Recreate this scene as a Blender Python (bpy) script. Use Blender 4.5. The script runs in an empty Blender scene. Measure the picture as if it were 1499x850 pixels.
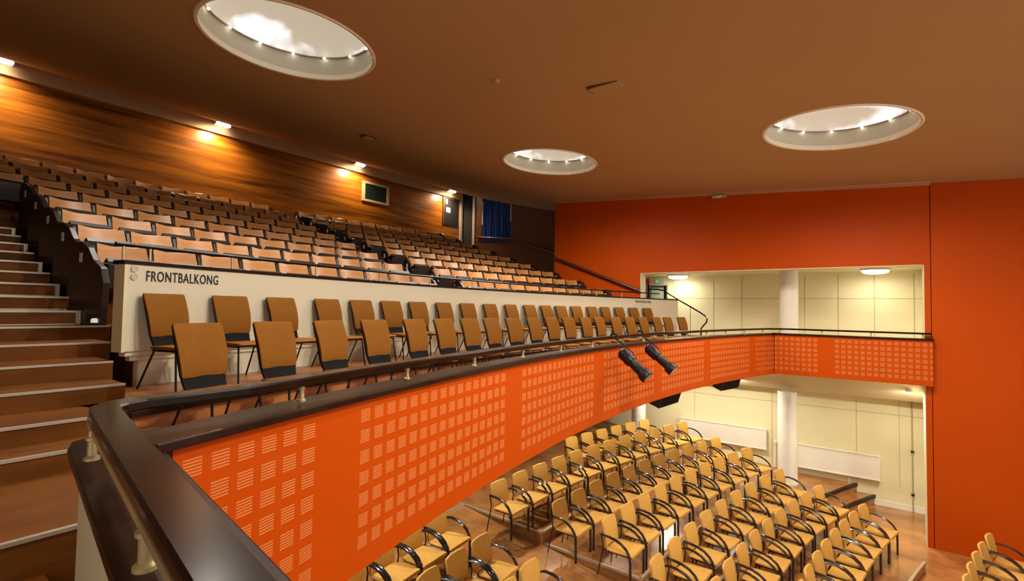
import bpy, math, random
from mathutils import Vector, Matrix
random.seed(7)
sc = bpy.context.scene
COL = sc.collection
H = 4.6                      # height of the camera above the hall floor; builders below take z relative to the camera
CX, CY = 6.74, -18.44        # centre of the concentric seating arcs
PI = math.pi

# ------------------------------------------------------------------ camera, world, exposure
F, YAW, PITCH, ROLL = 722.0, math.radians(36.45), math.radians(2.103), math.radians(.9706)
fw = Vector((math.cos(YAW)*math.cos(PITCH), math.sin(YAW)*math.cos(PITCH), math.sin(PITCH)))
rt = Vector((math.sin(YAW), -math.cos(YAW), 0)); up = rt.cross(fw)
r2 = rt*math.cos(ROLL)+up*math.sin(ROLL); u2 = -rt*math.sin(ROLL)+up*math.cos(ROLL)
cam = bpy.data.cameras.new('camera'); camo = bpy.data.objects.new('camera', cam); COL.objects.link(camo)
cam.sensor_width = 36; cam.lens = F/1499*36; cam.clip_start = .02; cam.clip_end = 200
m = Matrix.Identity(4)
for i in range(3):
    m[i][0], m[i][1], m[i][2] = r2[i], u2[i], -fw[i]
m[0][3], m[1][3], m[2][3] = 0, 0, H
camo.matrix_world = m
sc.camera = camo
sc.view_settings.view_transform = 'Standard'; sc.view_settings.look = 'None'
sc.view_settings.gamma = 1; sc.view_settings.exposure = 0.10; sc.view_settings.use_curve_mapping = False
w = bpy.data.worlds.new('world'); sc.world = w; w.use_nodes = True
w.node_tree.nodes['Background'].inputs[0].default_value = (1, .95, .86, 1)
w.node_tree.nodes['Background'].inputs[1].default_value = .75

SKY_W, BULB_E, DOME_E = 230, 9, 1.1       # skylight lamp power, bulb and glazing glow
RECESS_W, UNDER_W, SPOT_W = 15, 44, 230
HALL_W = 100
STAGE_W = 150

# ------------------------------------------------------------------ materials
MATS = {}
def mat(name, col, rough=.55, metal=0, emit=0, ecol=None, spec=.5, coat=0, noise=None):
    if name in MATS: return MATS[name]
    mt = bpy.data.materials.new(name); mt.use_nodes = True
    nt = mt.node_tree; b = nt.nodes['Principled BSDF']
    b.inputs['Base Color'].default_value = (*col, 1); b.inputs['Roughness'].default_value = rough
    b.inputs['Metallic'].default_value = metal; b.inputs['Specular IOR Level'].default_value = spec
    b.inputs['Coat Weight'].default_value = coat
    if emit:
        b.inputs['Emission Color'].default_value = (*(ecol or col), 1); b.inputs['Emission Strength'].default_value = emit
    if noise:                                    # (scale xyz, amount)
        s, amt = noise
        tc = nt.nodes.new('ShaderNodeTexCoord'); mp = nt.nodes.new('ShaderNodeMapping'); mp.inputs['Scale'].default_value = s
        nz = nt.nodes.new('ShaderNodeTexNoise'); nz.inputs['Scale'].default_value = 1; nz.inputs['Detail'].default_value = 5
        rp = nt.nodes.new('ShaderNodeValToRGB')
        rp.color_ramp.elements[0].position = .3; rp.color_ramp.elements[1].position = .7
        rp.color_ramp.elements[0].color = (*[c*(1-amt) for c in col], 1)
        rp.color_ramp.elements[1].color = (*[min(1, c*(1+amt)) for c in col], 1)
        nt.links.new(tc.outputs['Object'], mp.inputs[0]); nt.links.new(mp.outputs[0], nz.inputs['Vector'])
        nt.links.new(nz.outputs['Fac'], rp.inputs[0]); nt.links.new(rp.outputs[0], b.inputs['Base Color'])
    MATS[name] = mt
    return mt

def wood(name, ca, cb, scale, rough=.4, plank=None, coat=0):
    """streaky wood: noise stretched along one axis; plank = (axis size x, y) adds board seams"""
    mt = bpy.data.materials.new(name); mt.use_nodes = True; nt = mt.node_tree; b = nt.nodes['Principled BSDF']
    b.inputs['Roughness'].default_value = rough; b.inputs['Coat Weight'].default_value = coat
    if name == 'stair_linoleum': b.inputs['Specular IOR Level'].default_value = .15
    tc = nt.nodes.new('ShaderNodeTexCoord'); mp = nt.nodes.new('ShaderNodeMapping'); mp.inputs['Scale'].default_value = scale
    nz = nt.nodes.new('ShaderNodeTexNoise'); nz.inputs['Scale'].default_value = 1; nz.inputs['Detail'].default_value = 8; nz.inputs['Roughness'].default_value = .6
    rp = nt.nodes.new('ShaderNodeValToRGB')
    rp.color_ramp.elements[0].position = .32; rp.color_ramp.elements[1].position = .68
    rp.color_ramp.elements[0].color = (*ca, 1); rp.color_ramp.elements[1].color = (*cb, 1)
    nt.links.new(tc.outputs['Object'], mp.inputs[0]); nt.links.new(mp.outputs[0], nz.inputs['Vector']); nt.links.new(nz.outputs['Fac'], rp.inputs[0])
    out = rp.outputs[0]
    if plank:
        br = nt.nodes.new('ShaderNodeTexBrick'); br.inputs['Scale'].default_value = 1
        br.inputs['Brick Width'].default_value = plank[0]; br.inputs['Row Height'].default_value = plank[1]
        br.inputs['Mortar Size'].default_value = .004; br.inputs['Color1'].default_value = (1, 1, 1, 1)
        br.inputs['Color2'].default_value = (.78, .74, .7, 1); br.inputs['Mortar'].default_value = (.5, .4, .3, 1)
        if len(plank) > 2:
            m2 = nt.nodes.new('ShaderNodeMapping'); m2.inputs['Rotation'].default_value = plank[2]
            nt.links.new(tc.outputs['Object'], m2.inputs[0]); nt.links.new(m2.outputs[0], br.inputs['Vector'])
        else: nt.links.new(tc.outputs['Object'], br.inputs['Vector'])
        mx = nt.nodes.new('ShaderNodeMix'); mx.data_type = 'RGBA'; mx.blend_type = 'MULTIPLY'; mx.inputs[0].default_value = 1
        nt.links.new(out, mx.inputs[6]); nt.links.new(br.outputs[0], mx.inputs[7]); out = mx.outputs[2]
    nt.links.new(out, b.inputs['Base Color'])
    MATS[name] = mt
    return mt

ORANGE = (.47, .060, .0003)
M_orange = mat('orange_paint', ORANGE, .5, spec=.12, noise=((.7, .7, .7), .04))
M_ceil = mat('ceiling_paint', (.46, .30, .125), .8, noise=((.3, .3, .3), .05))
M_ctrim = mat('ceiling_trim_paint', (.50, .33, .17), .7)
M_cream = mat('cream_paint', (.72, .66, .50), .6, noise=((1.5, 1.5, 1.5), .03))
M_yellow = mat('yellow_cream_paint', (.78, .71, .45), .6, noise=((1, 1, 1), .03))
M_white = mat('white_paint', (.80, .76, .66), .5, noise=((2, 2, 2), .03))
M_soffit = mat('soffit_plaster', (.62, .54, .36), .8, noise=((2, 2, 2), .04))
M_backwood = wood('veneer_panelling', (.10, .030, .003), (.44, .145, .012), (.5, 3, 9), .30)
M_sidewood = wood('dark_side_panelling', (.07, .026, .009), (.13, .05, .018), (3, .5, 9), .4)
M_parquet = wood('hall_floorboards', (.19, .066, .016), (.50, .22, .068), (1.6, 1.1, 2), .24, coat=.2)
M_stair = wood('stair_linoleum', (.095, .029, .004), (.20, .066, .009), (1.2, 3, 3), .5)
M_balcfloor = wood('balcony_floor', (.26, .09, .025), (.45, .18, .06), (1.4, 3, 3), .35)
M_darkwood = mat('lacquered_dark_wood', (.020, .008, .004), .30, spec=.16, noise=((6, 6, 6), .35))
M_rail = mat('rail_lacquer', (.014, .006, .003), .20, spec=.16, noise=((5, 5, 5), .35))
M_black = mat('black_metal', (.009, .008, .008), .4, spec=.25)
M_blackfab = mat('black_fabric', (.010, .009, .010), .8, spec=.1)
M_chrome = mat('nosing_aluminium', (.62, .56, .46), .35, metal=.6)
M_brass = mat('pale_brass', (.62, .50, .25), .3, metal=.55)
M_ply = wood('seat_plywood', (.35, .14, .038), (.50, .225, .075), (2, 6, 14), .38)
M_seatdark = mat('dark_seat_shell', (.020, .014, .012), .4)
M_panel = mat('end_panel_veneer', (.018, .007, .004), .35, noise=((3, 3, 8), .3))
M_brownfab = mat('brown_upholstery', (.215, .085, .014), .85, spec=.06, noise=((90, 90, 90), .12))
M_goldfab = mat('gold_upholstery', (.62, .34, .075), .8, spec=.15, noise=((60, 60, 60), .10))
M_arm = mat('black_bentwood', (.014, .010, .009), .22, coat=.4)
M_plate = mat('pale_plate', (.8, .78, .72), .4)
M_glass = mat('dark_window_glass', (.01, .022, .016), .08)
M_dark = mat('dark_void', (.006, .006, .008), .7)
M_curtain = mat('blue_curtain', (.025, .11, .42), .7, noise=((14, 14, .6), .6))
M_silver = mat('lens_metal', (.35, .36, .38), .25, metal=.8)
M_green = mat('dark_green_door', (.03, .10, .06), .5)
M_exit = mat('exit_sign_green', (.03, .30, .10), .5, emit=.6, ecol=(.1, .6, .25))
M_red = mat('red_box', (.55, .02, .015), .5)
M_letters = mat('black_lettering', (.012, .010, .008), .6)
M_bulb = mat('bulb_glow', (1, .95, .85), .5, emit=BULB_E)
M_lamp = mat('lamp_glow', (1, .95, .82), .5, emit=9)
M_lamp2 = mat('cove_lamp_glow', (1, .93, .80), .5, emit=16)
M_drum = mat('skylight_drum', (.62, .60, .48), .7)
M_steplight = mat('step_light', (.9, .87, .8), .5, emit=.5)

def glazing():
    mt = bpy.data.materials.new('skylight_glazing'); mt.use_nodes = True; nt = mt.node_tree; b = nt.nodes['Principled BSDF']
    tc = nt.nodes.new('ShaderNodeTexCoord'); nz = nt.nodes.new('ShaderNodeTexNoise'); nz.inputs['Scale'].default_value = 1.5; nz.inputs['Detail'].default_value = 3
    rp = nt.nodes.new('ShaderNodeValToRGB')
    e = rp.color_ramp.elements; e[0].position = .55; e[0].color = (.40, .36, .28, 1); e[1].position = .64; e[1].color = (.95, .97, 1.0, 1)
    nt.links.new(tc.outputs['Object'], nz.inputs['Vector']); nt.links.new(nz.outputs['Fac'], rp.inputs[0])
    b.inputs['Base Color'].default_value = (.6, .58, .52, 1); b.inputs['Roughness'].default_value = .25
    nt.links.new(rp.outputs[0], b.inputs['Emission Color']); b.inputs['Emission Strength'].default_value = DOME_E*.75
    return mt
M_glaz = glazing()

def slot_material():
    """orange panel with blocks of six fine slots; UV = (metres along, height rel. camera)"""
    mt = bpy.data.materials.new('slotted_orange_panel'); mt.use_nodes = True; nt = mt.node_tree; b = nt.nodes['Principled BSDF']
    b.inputs['Roughness'].default_value = .45; b.inputs['Specular IOR Level'].default_value = .1
    uv = nt.nodes.new('ShaderNodeUVMap'); sp = nt.nodes.new('ShaderNodeSeparateXYZ'); nt.links.new(uv.outputs[0], sp.inputs[0])
    def op(o, a, bb=None):
        n = nt.nodes.new('ShaderNodeMath'); n.operation = o
        for i, v in enumerate((a, bb)):
            if v is None: continue
            if isinstance(v, (int, float)): n.inputs[i].default_value = v
            else: nt.links.new(v, n.inputs[i])
        return n.outputs[0]
    PER, ST, NC = 2.1, .145, 16
    p = op('MULTIPLY', op('FRACT', op('DIVIDE', op('ADD', sp.outputs[0], 5.27+21), PER)), PER)
    q = op('DIVIDE', op('SUBTRACT', p, ST), (PER-2*ST)/NC)
    inx = op('MULTIPLY', op('GREATER_THAN', q, 0), op('LESS_THAN', q, NC-.3))
    cb = op('LESS_THAN', op('FRACT', q), .66)
    t = op('DIVIDE', op('SUBTRACT', -.554, sp.outputs[1]), .1115)
    iny = op('MULTIPLY', op('GREATER_THAN', t, 0), op('LESS_THAN', t, 7))
    ft = op('FRACT', t)
    rb = op('LESS_THAN', ft, .64)
    sl = op('LESS_THAN', op('FRACT', op('DIVIDE', ft, .64/6)), .5)
    k = op('MULTIPLY', op('MULTIPLY', inx, iny), op('MULTIPLY', op('MULTIPLY', cb, rb), sl))
    mx = nt.nodes.new('ShaderNodeMix'); mx.data_type = 'RGBA'
    mx.inputs[6].default_value = (*ORANGE, 1); mx.inputs[7].default_value = (.58, .20, .065, 1)
    nt.links.new(k, mx.inputs[0]); nt.links.new(mx.outputs[2], b.inputs['Base Color'])
    return mt
M_slots = slot_material()

# ------------------------------------------------------------------ mesh helpers
class MB:
    def __init__(s): s.v = []; s.f = []; s.uv = {}
    def add(s, vs, fs):
        o = len(s.v); s.v += [tuple(p) for p in vs]; s.f += [tuple(i+o for i in f) for f in fs]; return s
    def box(s, x0, y0, z0, x1, y1, z1):
        vs = [(x0,y0,z0),(x1,y0,z0),(x1,y1,z0),(x0,y1,z0),(x0,y0,z1),(x1,y0,z1),(x1,y1,z1),(x0,y1,z1)]
        return s.add(vs, [(3,2,1,0),(4,5,6,7),(0,1,5,4),(1,2,6,5),(2,3,7,6),(3,0,4,7)])
    def loft(s, rings, closed=True, caps=True):
        n = len(rings[0]); vs = [p for r in rings for p in r]; fs = []
        for i in range(len(rings)-1):
            for j in range(n if closed else n-1):
                a = i*n+j; b2 = i*n+(j+1) % n
                fs.append((a, b2, b2+n, a+n))
        if caps and closed:
            fs.append(tuple(range(n))[::-1]); fs.append(tuple((len(rings)-1)*n+j for j in range(n)))
        return s.add(vs, fs)
    def tube(s, path, r, n=8, ry=None, upv=(0, 0, 1)):
        """round (or oval r x ry) tube along a path; ry is measured along upv"""
        P = [Vector(p) for p in path]; rings = []
        for i, p in enumerate(P):
            t = (P[min(i+1, len(P)-1)]-P[max(i-1, 0)]).normalized()
            u = Vector(upv)
            if abs(t.dot(u)) > .95: u = Vector((0, 1, 0)) if abs(t.y) < .9 else Vector((1, 0, 0))
            a = t.cross(u).normalized(); b2 = a.cross(t).normalized()
            rr = r[i] if isinstance(r, (list, tuple)) else r
            rings.append([p+a*math.cos(2*PI*k/n)*rr+b2*math.sin(2*PI*k/n)*(ry or rr) for k in range(n)])
        return s.loft(rings)
    def lathe(s, prof, c=(0, 0, 0), n=20):
        rings = [[(c[0]+r*math.cos(2*PI*k/n), c[1]+r*math.sin(2*PI*k/n), c[2]+z) for k in range(n)] for r, z in prof]
        return s.loft(rings)
    def arc(s, R0, R1, z0, z1, s0, s1, Rs=None, n=40, slope=0):
        """slab between two radii, arc lengths s0..s1 measured at radius Rs"""
        Rs = Rs or R0; rings = []
        for i in range(n+1):
            th = (s0+(s1-s0)*i/n)/Rs; sn, cs = math.sin(th), math.cos(th)
            q = lambda R, z: (CX+R*sn, CY+R*cs, z)
            rings.append([q(R0, z0), q(R1, z0), q(R1, z1), q(R0, z1)])
        return s.loft(rings)
    def build(s, name, material, parent=None, world=False, smooth=False, bevel=0):
        """world=True: vertices are in camera-relative room coordinates"""
        me = bpy.data.meshes.new(name)
        off = Vector((0, 0, 0))
        if world:
            off = Vector((0, 0, H)); q = parent
            while q: off = off-q.location; q = q.parent
        me.from_pydata([Vector(p)+off for p in s.v], [], s.f)
        import bmesh
        bm = bmesh.new(); bm.from_mesh(me); bmesh.ops.recalc_face_normals(bm, faces=bm.faces); bm.to_mesh(me); bm.free()
        me.materials.append(material)
        o = bpy.data.objects.new(name, me); COL.objects.link(o)
        if parent: o.parent = parent
        if smooth:
            for p in me.polygons: p.use_smooth = True
            try: me.set_sharp_from_angle(angle=math.radians(40))
            except Exception: pass
        if bevel:
            md = o.modifiers.new('bevel', 'BEVEL'); md.width = bevel; md.segments = 2; md.limit_method = 'ANGLE'
        return o
def A(s, R, z, Rs=None):
    th = s/(Rs or R); return Vector((CX+R*math.sin(th), CY+R*math.cos(th), z))
def struct(name, mb, m, **k):
    o = mb.build(name, m, world=True, **k); o['kind'] = 'structure'; return o
def tag(o, label, cat, group=None, kind=None):
    o['label'] = label; o['category'] = cat
    if group: o['group'] = group
    if kind: o['kind'] = kind
    return o
def thing(name, label, cat, loc=(0, 0, 0), rz=0, group=None):
    """an Empty at the thing's base; loc is camera-relative"""
    o = bpy.data.objects.new(name, None); COL.objects.link(o); o.empty_display_size = .1
    o.location = (loc[0], loc[1], loc[2]+H); o.rotation_euler = (0, 0, rz)
    return tag(o, label, cat, group)
def dup(root, loc, rz, label, group=None):
    r = root.copy(); COL.objects.link(r); r.location = (loc[0], loc[1], loc[2]+H); r.rotation_euler = (0, 0, rz)
    r['label'] = label
    if group: r['group'] = group
    for ch in list(root.children):
        c = ch.copy(); COL.objects.link(c); c.parent = r
        for g in list(ch.children):
            d = g.copy(); COL.objects.link(d); d.parent = c
    return r
ORD = 'zeroth first second third fourth fifth sixth seventh eighth ninth tenth eleventh twelfth thirteenth fourteenth fifteenth sixteenth seventeenth eighteenth nineteenth twentieth'.split()
def lamp_area(name, loc, size, power, col=(1, .85, .66), parent=None, rot=(0, 0, 0), shape='DISK', spread=PI):
    l = bpy.data.lights.new(name, 'AREA'); l.shape = shape; l.size = size; l.energy = power; l.color = col; l.spread = spread
    o = bpy.data.objects.new(name, l); COL.objects.link(o); o.rotation_euler = rot
    o.location = (loc[0], loc[1], loc[2]+H)
    if parent: o.parent = parent; o.location = Vector(o.location)-parent.location
    return o

def down_spot(name, loc, power, cone, blend, parent=None, col=(1, .92, .78), aim=None):
    l = bpy.data.lights.new(name, 'SPOT'); l.energy = power; l.color = col; l.spot_size = math.radians(cone); l.spot_blend = blend; l.shadow_soft_size = .03
    o = bpy.data.objects.new(name, l); COL.objects.link(o); o.location = (loc[0], loc[1], loc[2]+H)
    if aim is not None: o.rotation_euler = (Vector(aim)-Vector(loc)).to_track_quat('-Z', 'Y').to_euler()
    if parent: o.parent = parent; o.location = Vector(o.location)-parent.location
    return o

# ------------------------------------------------------------------ ceiling with round skylights
import bmesh
SKY = [(3.20, 5.88, 1.0), (9.01, 5.70, 1.0), (8.96, .46, 1.0), (3.20, .46, 1.0)]
def ceil_z(x, y):
    t = min(1, max(0, (y-7)/5)); k = 1-t*t*(3-2*t)
    z = 2.89+.0691*y-.0105*x*k
    if y > 7: z += .0195*(y-7)**2
    return z
def build_ceiling():
    bm = bmesh.new(); X0, X1, Y0, Y1 = -2.2, 16.2, -7.0, 7.0
    P = lambda x, y: bm.verts.new((x, y, ceil_z(x, y)+H))
    outer = [P(X0, Y0), P(X1, Y0), P(X1, Y1), P(X0, Y1)]
    edges = [bm.edges.new((outer[i], outer[(i+1) % 4])) for i in range(4)]
    for cx, cy, r in SKY:
        ring = [P(cx+r*math.cos(2*PI*k/64), cy+r*math.sin(2*PI*k/64)) for k in range(64)]
        edges += [bm.edges.new((ring[i], ring[(i+1) % 64])) for i in range(64)]
    bmesh.ops.triangle_fill(bm, use_beauty=True, edges=edges)
    prev = None; ys = [7.0+.1*i for i in range(72)]
    for y in ys:
        yy = lambda x: ceil_z(x, y)
        row = [bm.verts.new((x, y, yy(x)+H)) for x in (X0, 7, X1)]
        if prev:
            for j in range(2): bm.faces.new((prev[j], prev[j+1], row[j+1], row[j]))
        prev = row
    bmesh.ops.remove_doubles(bm, verts=bm.verts[:], dist=.001)
    for f in bm.faces:
        f.normal_update()
        if f.normal.z > 0: f.normal_flip()
    me = bpy.data.meshes.new('ceiling'); bm.to_mesh(me); bm.free(); me.materials.append(M_ceil)
    o = bpy.data.objects.new('ceiling', me); COL.objects.link(o); o['kind'] = 'structure'
    md = o.modifiers.new('thick', 'SOLIDIFY'); md.thickness = .03; md.offset = -1
build_ceiling()

# ------------------------------------------------------------------ hall floor and terraces
AISLE_L, AISLE_R = 5.80, 7.28
fl = MB().box(-2.2, -7, -4.8, 16.2, 14, -4.6)
struct('floor', fl, M_parquet)
def sX(X, R): return R*math.asin((X-CX)/R)
TER = [(23.08, 27.0, -3.82), (21.32, 23.08, -4.02), (20.52, 21.32, -4.22), (18.45, 20.52, -4.42)]
nos = MB()
for i, (Ra, Rb, z) in enumerate(TER):
    tb = MB()
    xr = 13.5 if i < 3 else 11.72
    tb.arc(Ra, Rb, -4.59, z, sX(AISLE_R, Ra), sX(xr, Ra))
    tb.arc(Ra, Rb, -4.59, z, sX(-1.8, Ra), sX(AISLE_L, Ra))
    struct('floor_terrace', tb, M_parquet)
    for xa, xb in ((AISLE_R, xr), (-1.8, AISLE_L)):
        nos.arc(Ra-.012, Ra+.03, z-.03, z+.006, sX(xa, Ra), sX(xb, Ra))
    for xa in (AISLE_R, AISLE_L):
        p, q = A(sX(xa, Ra), Ra, z), A(sX(xa, Ra)*Rb/Ra, Rb, z)
        sg = 1 if xa == AISLE_R else -1
        nos.loft([[p+Vector((-.012*sg, 0, -.03)), p+Vector((.03*sg, 0, -.03)), p+Vector((.03*sg, 0, .006)), p+Vector((-.012*sg, 0, .006))],
                  [q+Vector((-.012*sg, 0, -.03)), q+Vector((.03*sg, 0, -.03)), q+Vector((.03*sg, 0, .006)), q+Vector((-.012*sg, 0, .006))]])
# sloping aisle between the two blocks
ai = MB(); rings = []
for i in range(21):
    R = 18.4+6.5*i/20; z = -4.59+.775*(i/20)
    a, b_ = A(sX(AISLE_L, R)+.0, R, z), A(sX(AISLE_R, R), R, z)
    rings.append([a, b_, Vector((b_.x, b_.y, -4.6)), Vector((a.x, a.y, -4.6))])
ai.loft(rings); struct('floor_aisle', ai, M_parquet)
st = MB().arc(24.9, 27, -4.59, -3.80, sX(AISLE_L, 24.9), sX(AISLE_R, 24.9), n=8); struct('floor_aisle_top', st, M_parquet)
nos.arc(24.885, 24.94, -3.84, -3.793, sX(AISLE_L, 24.9), sX(AISLE_R, 24.9), n=8)
struct('trim_1', nos, mat('terrace_nosing', (.50, .40, .26), .35, metal=.3))
# raised side platform with steps by the outer wall
sp = MB()
sp.arc(20.63, 22.0, -4.59, -4.18, sX(13.1, 20.63), sX(15.1, 20.63), n=8); sp.arc(20.30, 20.63, -4.59, -4.38, sX(13.1, 20.3), sX(15.1, 20.3), n=8)
sp.loft([[(13.5, 2.0, -4.59), (15.1, 2.0, -4.59), (15.1, 2.0, -4.18), (13.5, 2.0, -4.18)],
         [(13.5, 7.5, -4.59), (15.1, 7.5, -4.59), (15.1, 7.5, -3.62), (13.5, 7.5, -3.62)]])
struct('floor_side_platform', sp, M_parquet)
pn = MB().arc(20.61, 20.66, -4.25, -4.172, sX(13.1, 20.63), sX(15.09, 20.63), n=8).arc(20.28, 20.33, -4.45, -4.372, sX(13.1, 20.3), sX(15.09, 20.3), n=8)
struct('trim_2', pn, M_darkwood)

# ------------------------------------------------------------------ walls
XW, XO = 13.0, 15.1
wr = MB()
wr.box(XW, -7, -4.6, XW+.35, -.90, 3.4)                      # proscenium side of the right wall
struct('wall_right_stage', wr, M_orange)
wr = MB()
wr.box(XW+.012, -.888, -4.6, XW+.35, -.79, 3.4)              # narrow pier
wr.box(XW+.012, -.79, 1.04, XW+.35, 5.22, 3.5)               # lintel over the gallery opening
wr.box(XW+.012, 5.22, -1.6, XW+.35, 8.0, 3.8)                # solid part beside the raked seats
struct('wall_right', wr, M_orange)
jb = MB()
jb.box(XW+.02, -.792, -4.6, XW+.345, -.775, 1.04).box(XW+.02, -.79, 1.025, XW+.345, 5.22, 1.042).box(XW+.02, 5.205, -1.4, XW+.345, 5.222, 1.04)
struct('trim_3', jb, M_yellow)
wo = MB().box(XO, -1.0, -4.6, XO+.2, 8.2, 3.9); struct('wall_outer', wo, M_yellow)
we = MB().box(XW+.35, -1.2, -4.6, XO+.2, -.90, 3.4); struct('wall_recess_end', we, M_yellow)
ws = MB().box(XO, 8.2, -2, XO+.2, 11.25, 5.2).box(XO, 12.72, -2, XO+.2, 13.2, 5.2).box(XO, 11.25, -2, XO+.2, 12.72, 2.62)
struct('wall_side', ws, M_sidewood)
# panel joints and small clips on the recess wall
jt = MB()
for y in (5.0, 3.814, 3.057, 1.518, .778, .031, -.728):
    jt.box(XO-.006, y-.008, -1.3, XO, y+.008, 1.0)
jt.box(XO-.006, -.9, .392, XO, 5.3, .404)
for y in (4.35, 2.3, .42, -.42): jt.box(XO-.006, y-.005, -4.1, XO, y+.005, -2.0)
jt.box(XO-.006, -.9, -2.40, XO, 5.6, -2.388)
struct('trim_4', jt, mat('panel_joint', (.46, .40, .22), .7))
bs = MB().box(XO-.02, -.9, -4.6, XO, .2, -4.47); struct('baseboard_right', bs, M_white)
# recess ceiling, gallery slab and soffit
rc = MB().box(XW+.35, -.9, 1.075, XO, 8.0, 1.2); struct('ceiling_recess', rc, M_yellow)
gs = MB()
gs.loft([[(12.955, -.9, -1.395), (12.955, -.9, -1.22), (XO, -.9, -1.22), (XO, -.9, -1.99), (14.3, -.9, -1.93)],
         [(12.955, 1.87, -1.395), (12.955, 1.87, -1.22), (XO, 1.87, -1.22), (XO, 1.87, -1.99), (14.3, 1.87, -1.93)],
         [(12.95, 6.0, -1.40), (12.95, 6.0, -1.22), (XO, 6.0, -1.22), (XO, 6.0, -1.99), (14.3, 6.0, -1.93)]])
struct('floor_gallery', gs, M_soffit)
# back wall
YB = 13.8
wb = MB().box(-2.2, YB, -1, 14.95, YB+.2, 5.2); struct('wall_back', wb, M_backwood)
tb = MB().loft([[(-2.2, YB-.10, 4.42), (-2.2, YB+.01, 4.42), (-2.2, YB+.01, 4.80), (-2.2, YB-.20, 4.74)],
                [(14.95, YB-.10, 4.42), (14.95, YB+.01, 4.42), (14.95, YB+.01, 4.80), (14.95, YB-.20, 4.74)]])
struct('trim_5', tb, M_ctrim)
ct = MB()
for (xa, ya, xb, yb) in ((XW-.05, -.9, XW-.05, 7.95),):
    ct.loft([[(xa-.10, ya, ceil_z(xa, ya)-.015), (xa+.08, ya, ceil_z(xa, ya)-.05), (xa+.08, ya, ceil_z(xa, ya)+.02), (xa-.10, ya, ceil_z(xa, ya)+.02)],
             [(xb-.10, yb, ceil_z(xb, yb)-.015), (xb+.08, yb, ceil_z(xb, yb)-.05), (xb+.08, yb, ceil_z(xb, yb)+.02), (xb-.10, yb, ceil_z(xb, yb)+.02)]])
struct('trim_6', ct, M_ctrim)
# left wall and lower rear wall (never seen directly)
wl = MB().box(-2.3, 2.0, -4.6, -2.1, 14, 5.2); struct('wall_left', wl, M_backwood)
lw = MB().box(-2.2, 8.0, -4.6, XO, 8.2, -1.3); struct('wall_lower_back', lw, mat('dark_rear_wall', (.09, .07, .05), .8))

# ------------------------------------------------------------------ balcony
# front walkway, front row floor, second row floor
bf = MB(); bf.arc(21.36, 22.89, -1.39, -.90, -5.75, 6.55, Rs=21.36); struct('floor_front_row', bf, M_balcfloor)
bf = MB(); bf.arc(22.89, 23.96, -1.39, -.69, -5.72, 7.4, Rs=22.89); struct('floor_second_row', bf, M_balcfloor)
tn = MB(); tn.arc(22.86, 22.91, -.72, -.685, -5.72, 7.0, Rs=22.89); struct('trim_7', tn, M_darkwood)
us = MB(); us.arc(21.36, 26.6, -1.40, -1.33, -6.2, 6.6, Rs=21.3); struct('ceiling_under_balcony', us, mat('underside_plaster', (.30, .25, .18), .8))
# orange slotted front of the balcony
def panel(name, pts, thick, z0, z1, u0):
    mb = MB(); me_uv = []
    n = len(pts); vs = []; us_ = []; u = u0
    for i, (p, nrm) in enumerate(pts):
        if i: u += (Vector(p)-Vector(pts[i-1][0])).length
        q = Vector(p)+Vector(nrm)*thick
        vs += [(p[0], p[1], z0), (p[0], p[1], z1), (q.x, q.y, z1), (q.x, q.y, z0)]
        us_ += [u]*4
    fs = []
    for i in range(n-1):
        a = i*4
        for j in range(4):
            k = (j+1) % 4; fs.append((a+j, a+4+j, a+4+k, a+k))
    fs.append((0, 1, 2, 3)); fs.append(tuple((n-1)*4+j for j in (3, 2, 1, 0)))
    mb.add(vs, fs); o = mb.build(name, M_slots, world=True); o['kind'] = 'structure'
    ul = o.data.uv_layers.new(name='UVMap')
    for l in o.data.loops: ul.data[l.index].uv = (us_[l.vertex_index], vs[l.vertex_index][2])
    return o
ARC0, ARC1 = -6.13, 6.30
pts = []
for i in range(61):
    s = ARC0+(ARC1-ARC0)*i/60; p = A(s, 21.27, 0); pts.append(((p.x, p.y, 0), (math.sin(s/21.27), math.cos(s/21.27), 0)))
panel('wall_balcony_front', pts, .08, -1.41, -.50, ARC0)
pe = pts[-1][0]
g = [((12.87, pe[1], 0), (1, 0, 0)), ((12.87, -.90, 0), (1, 0, 0))]
panel('wall_gallery_front', g, .08, -1.40, -.50, ARC1)
lg = [((.655, 1.90, 0), (-1, .15, 0)), ((.655-.145*3.2, -1.3, 0), (-1, .15, 0))]
panel('wall_near_gallery_front', lg, .06, -1.40, -.56, 5.2)
# dark lacquered capping
cp = MB(); cp.arc(21.25, 21.47, -.505, -.470, -6.20, 6.34, Rs=21.27); struct('trim_8', cp, M_darkwood, bevel=.006)
cg = MB().box(12.84, -.92, -.50, 13.02, pe[1]+.06, -.46); struct('trim_9', cg, M_darkwood, bevel=.005)
# near-left capping: rounded outer corner
def slab(poly, z0, z1):
    n = len(poly); mb = MB(); mb.add([(x, y, z0) for x, y in poly]+[(x, y, z1) for x, y in poly],
        [tuple(range(n))[::-1], tuple(range(n, 2*n))]+[(i, (i+1) % n, (i+1) % n+n, i+n) for i in range(n)]); return mb
def lx(y, x0=.50): return x0+.145*(y-2.1)
corner = [(lx(-1.3, .455)-.01, -1.3), (lx(1.9, .460), 1.95), (.468, 2.20), (.50, 2.30), (.56, 2.335), (.70, 2.30), (1.05, 2.32), (1.05, 2.12), (.72, 2.06), (.665, 1.93), (lx(-1.3, .674), -1.3)]
struct('trim_10', slab(corner, -.525, -.497), M_darkwood, bevel=.006)
inner = [(lx(-1.3, .49), -1.3), (lx(1.95, .49), 1.95), (.50, 2.18), (.60, 2.26), (.62, 2.20), (.56, 1.95), (lx(-1.3, .56), -1.3)]
struct('wall_near_gallery', slab(inner, -1.55, -.50), M_yellow)

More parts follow.
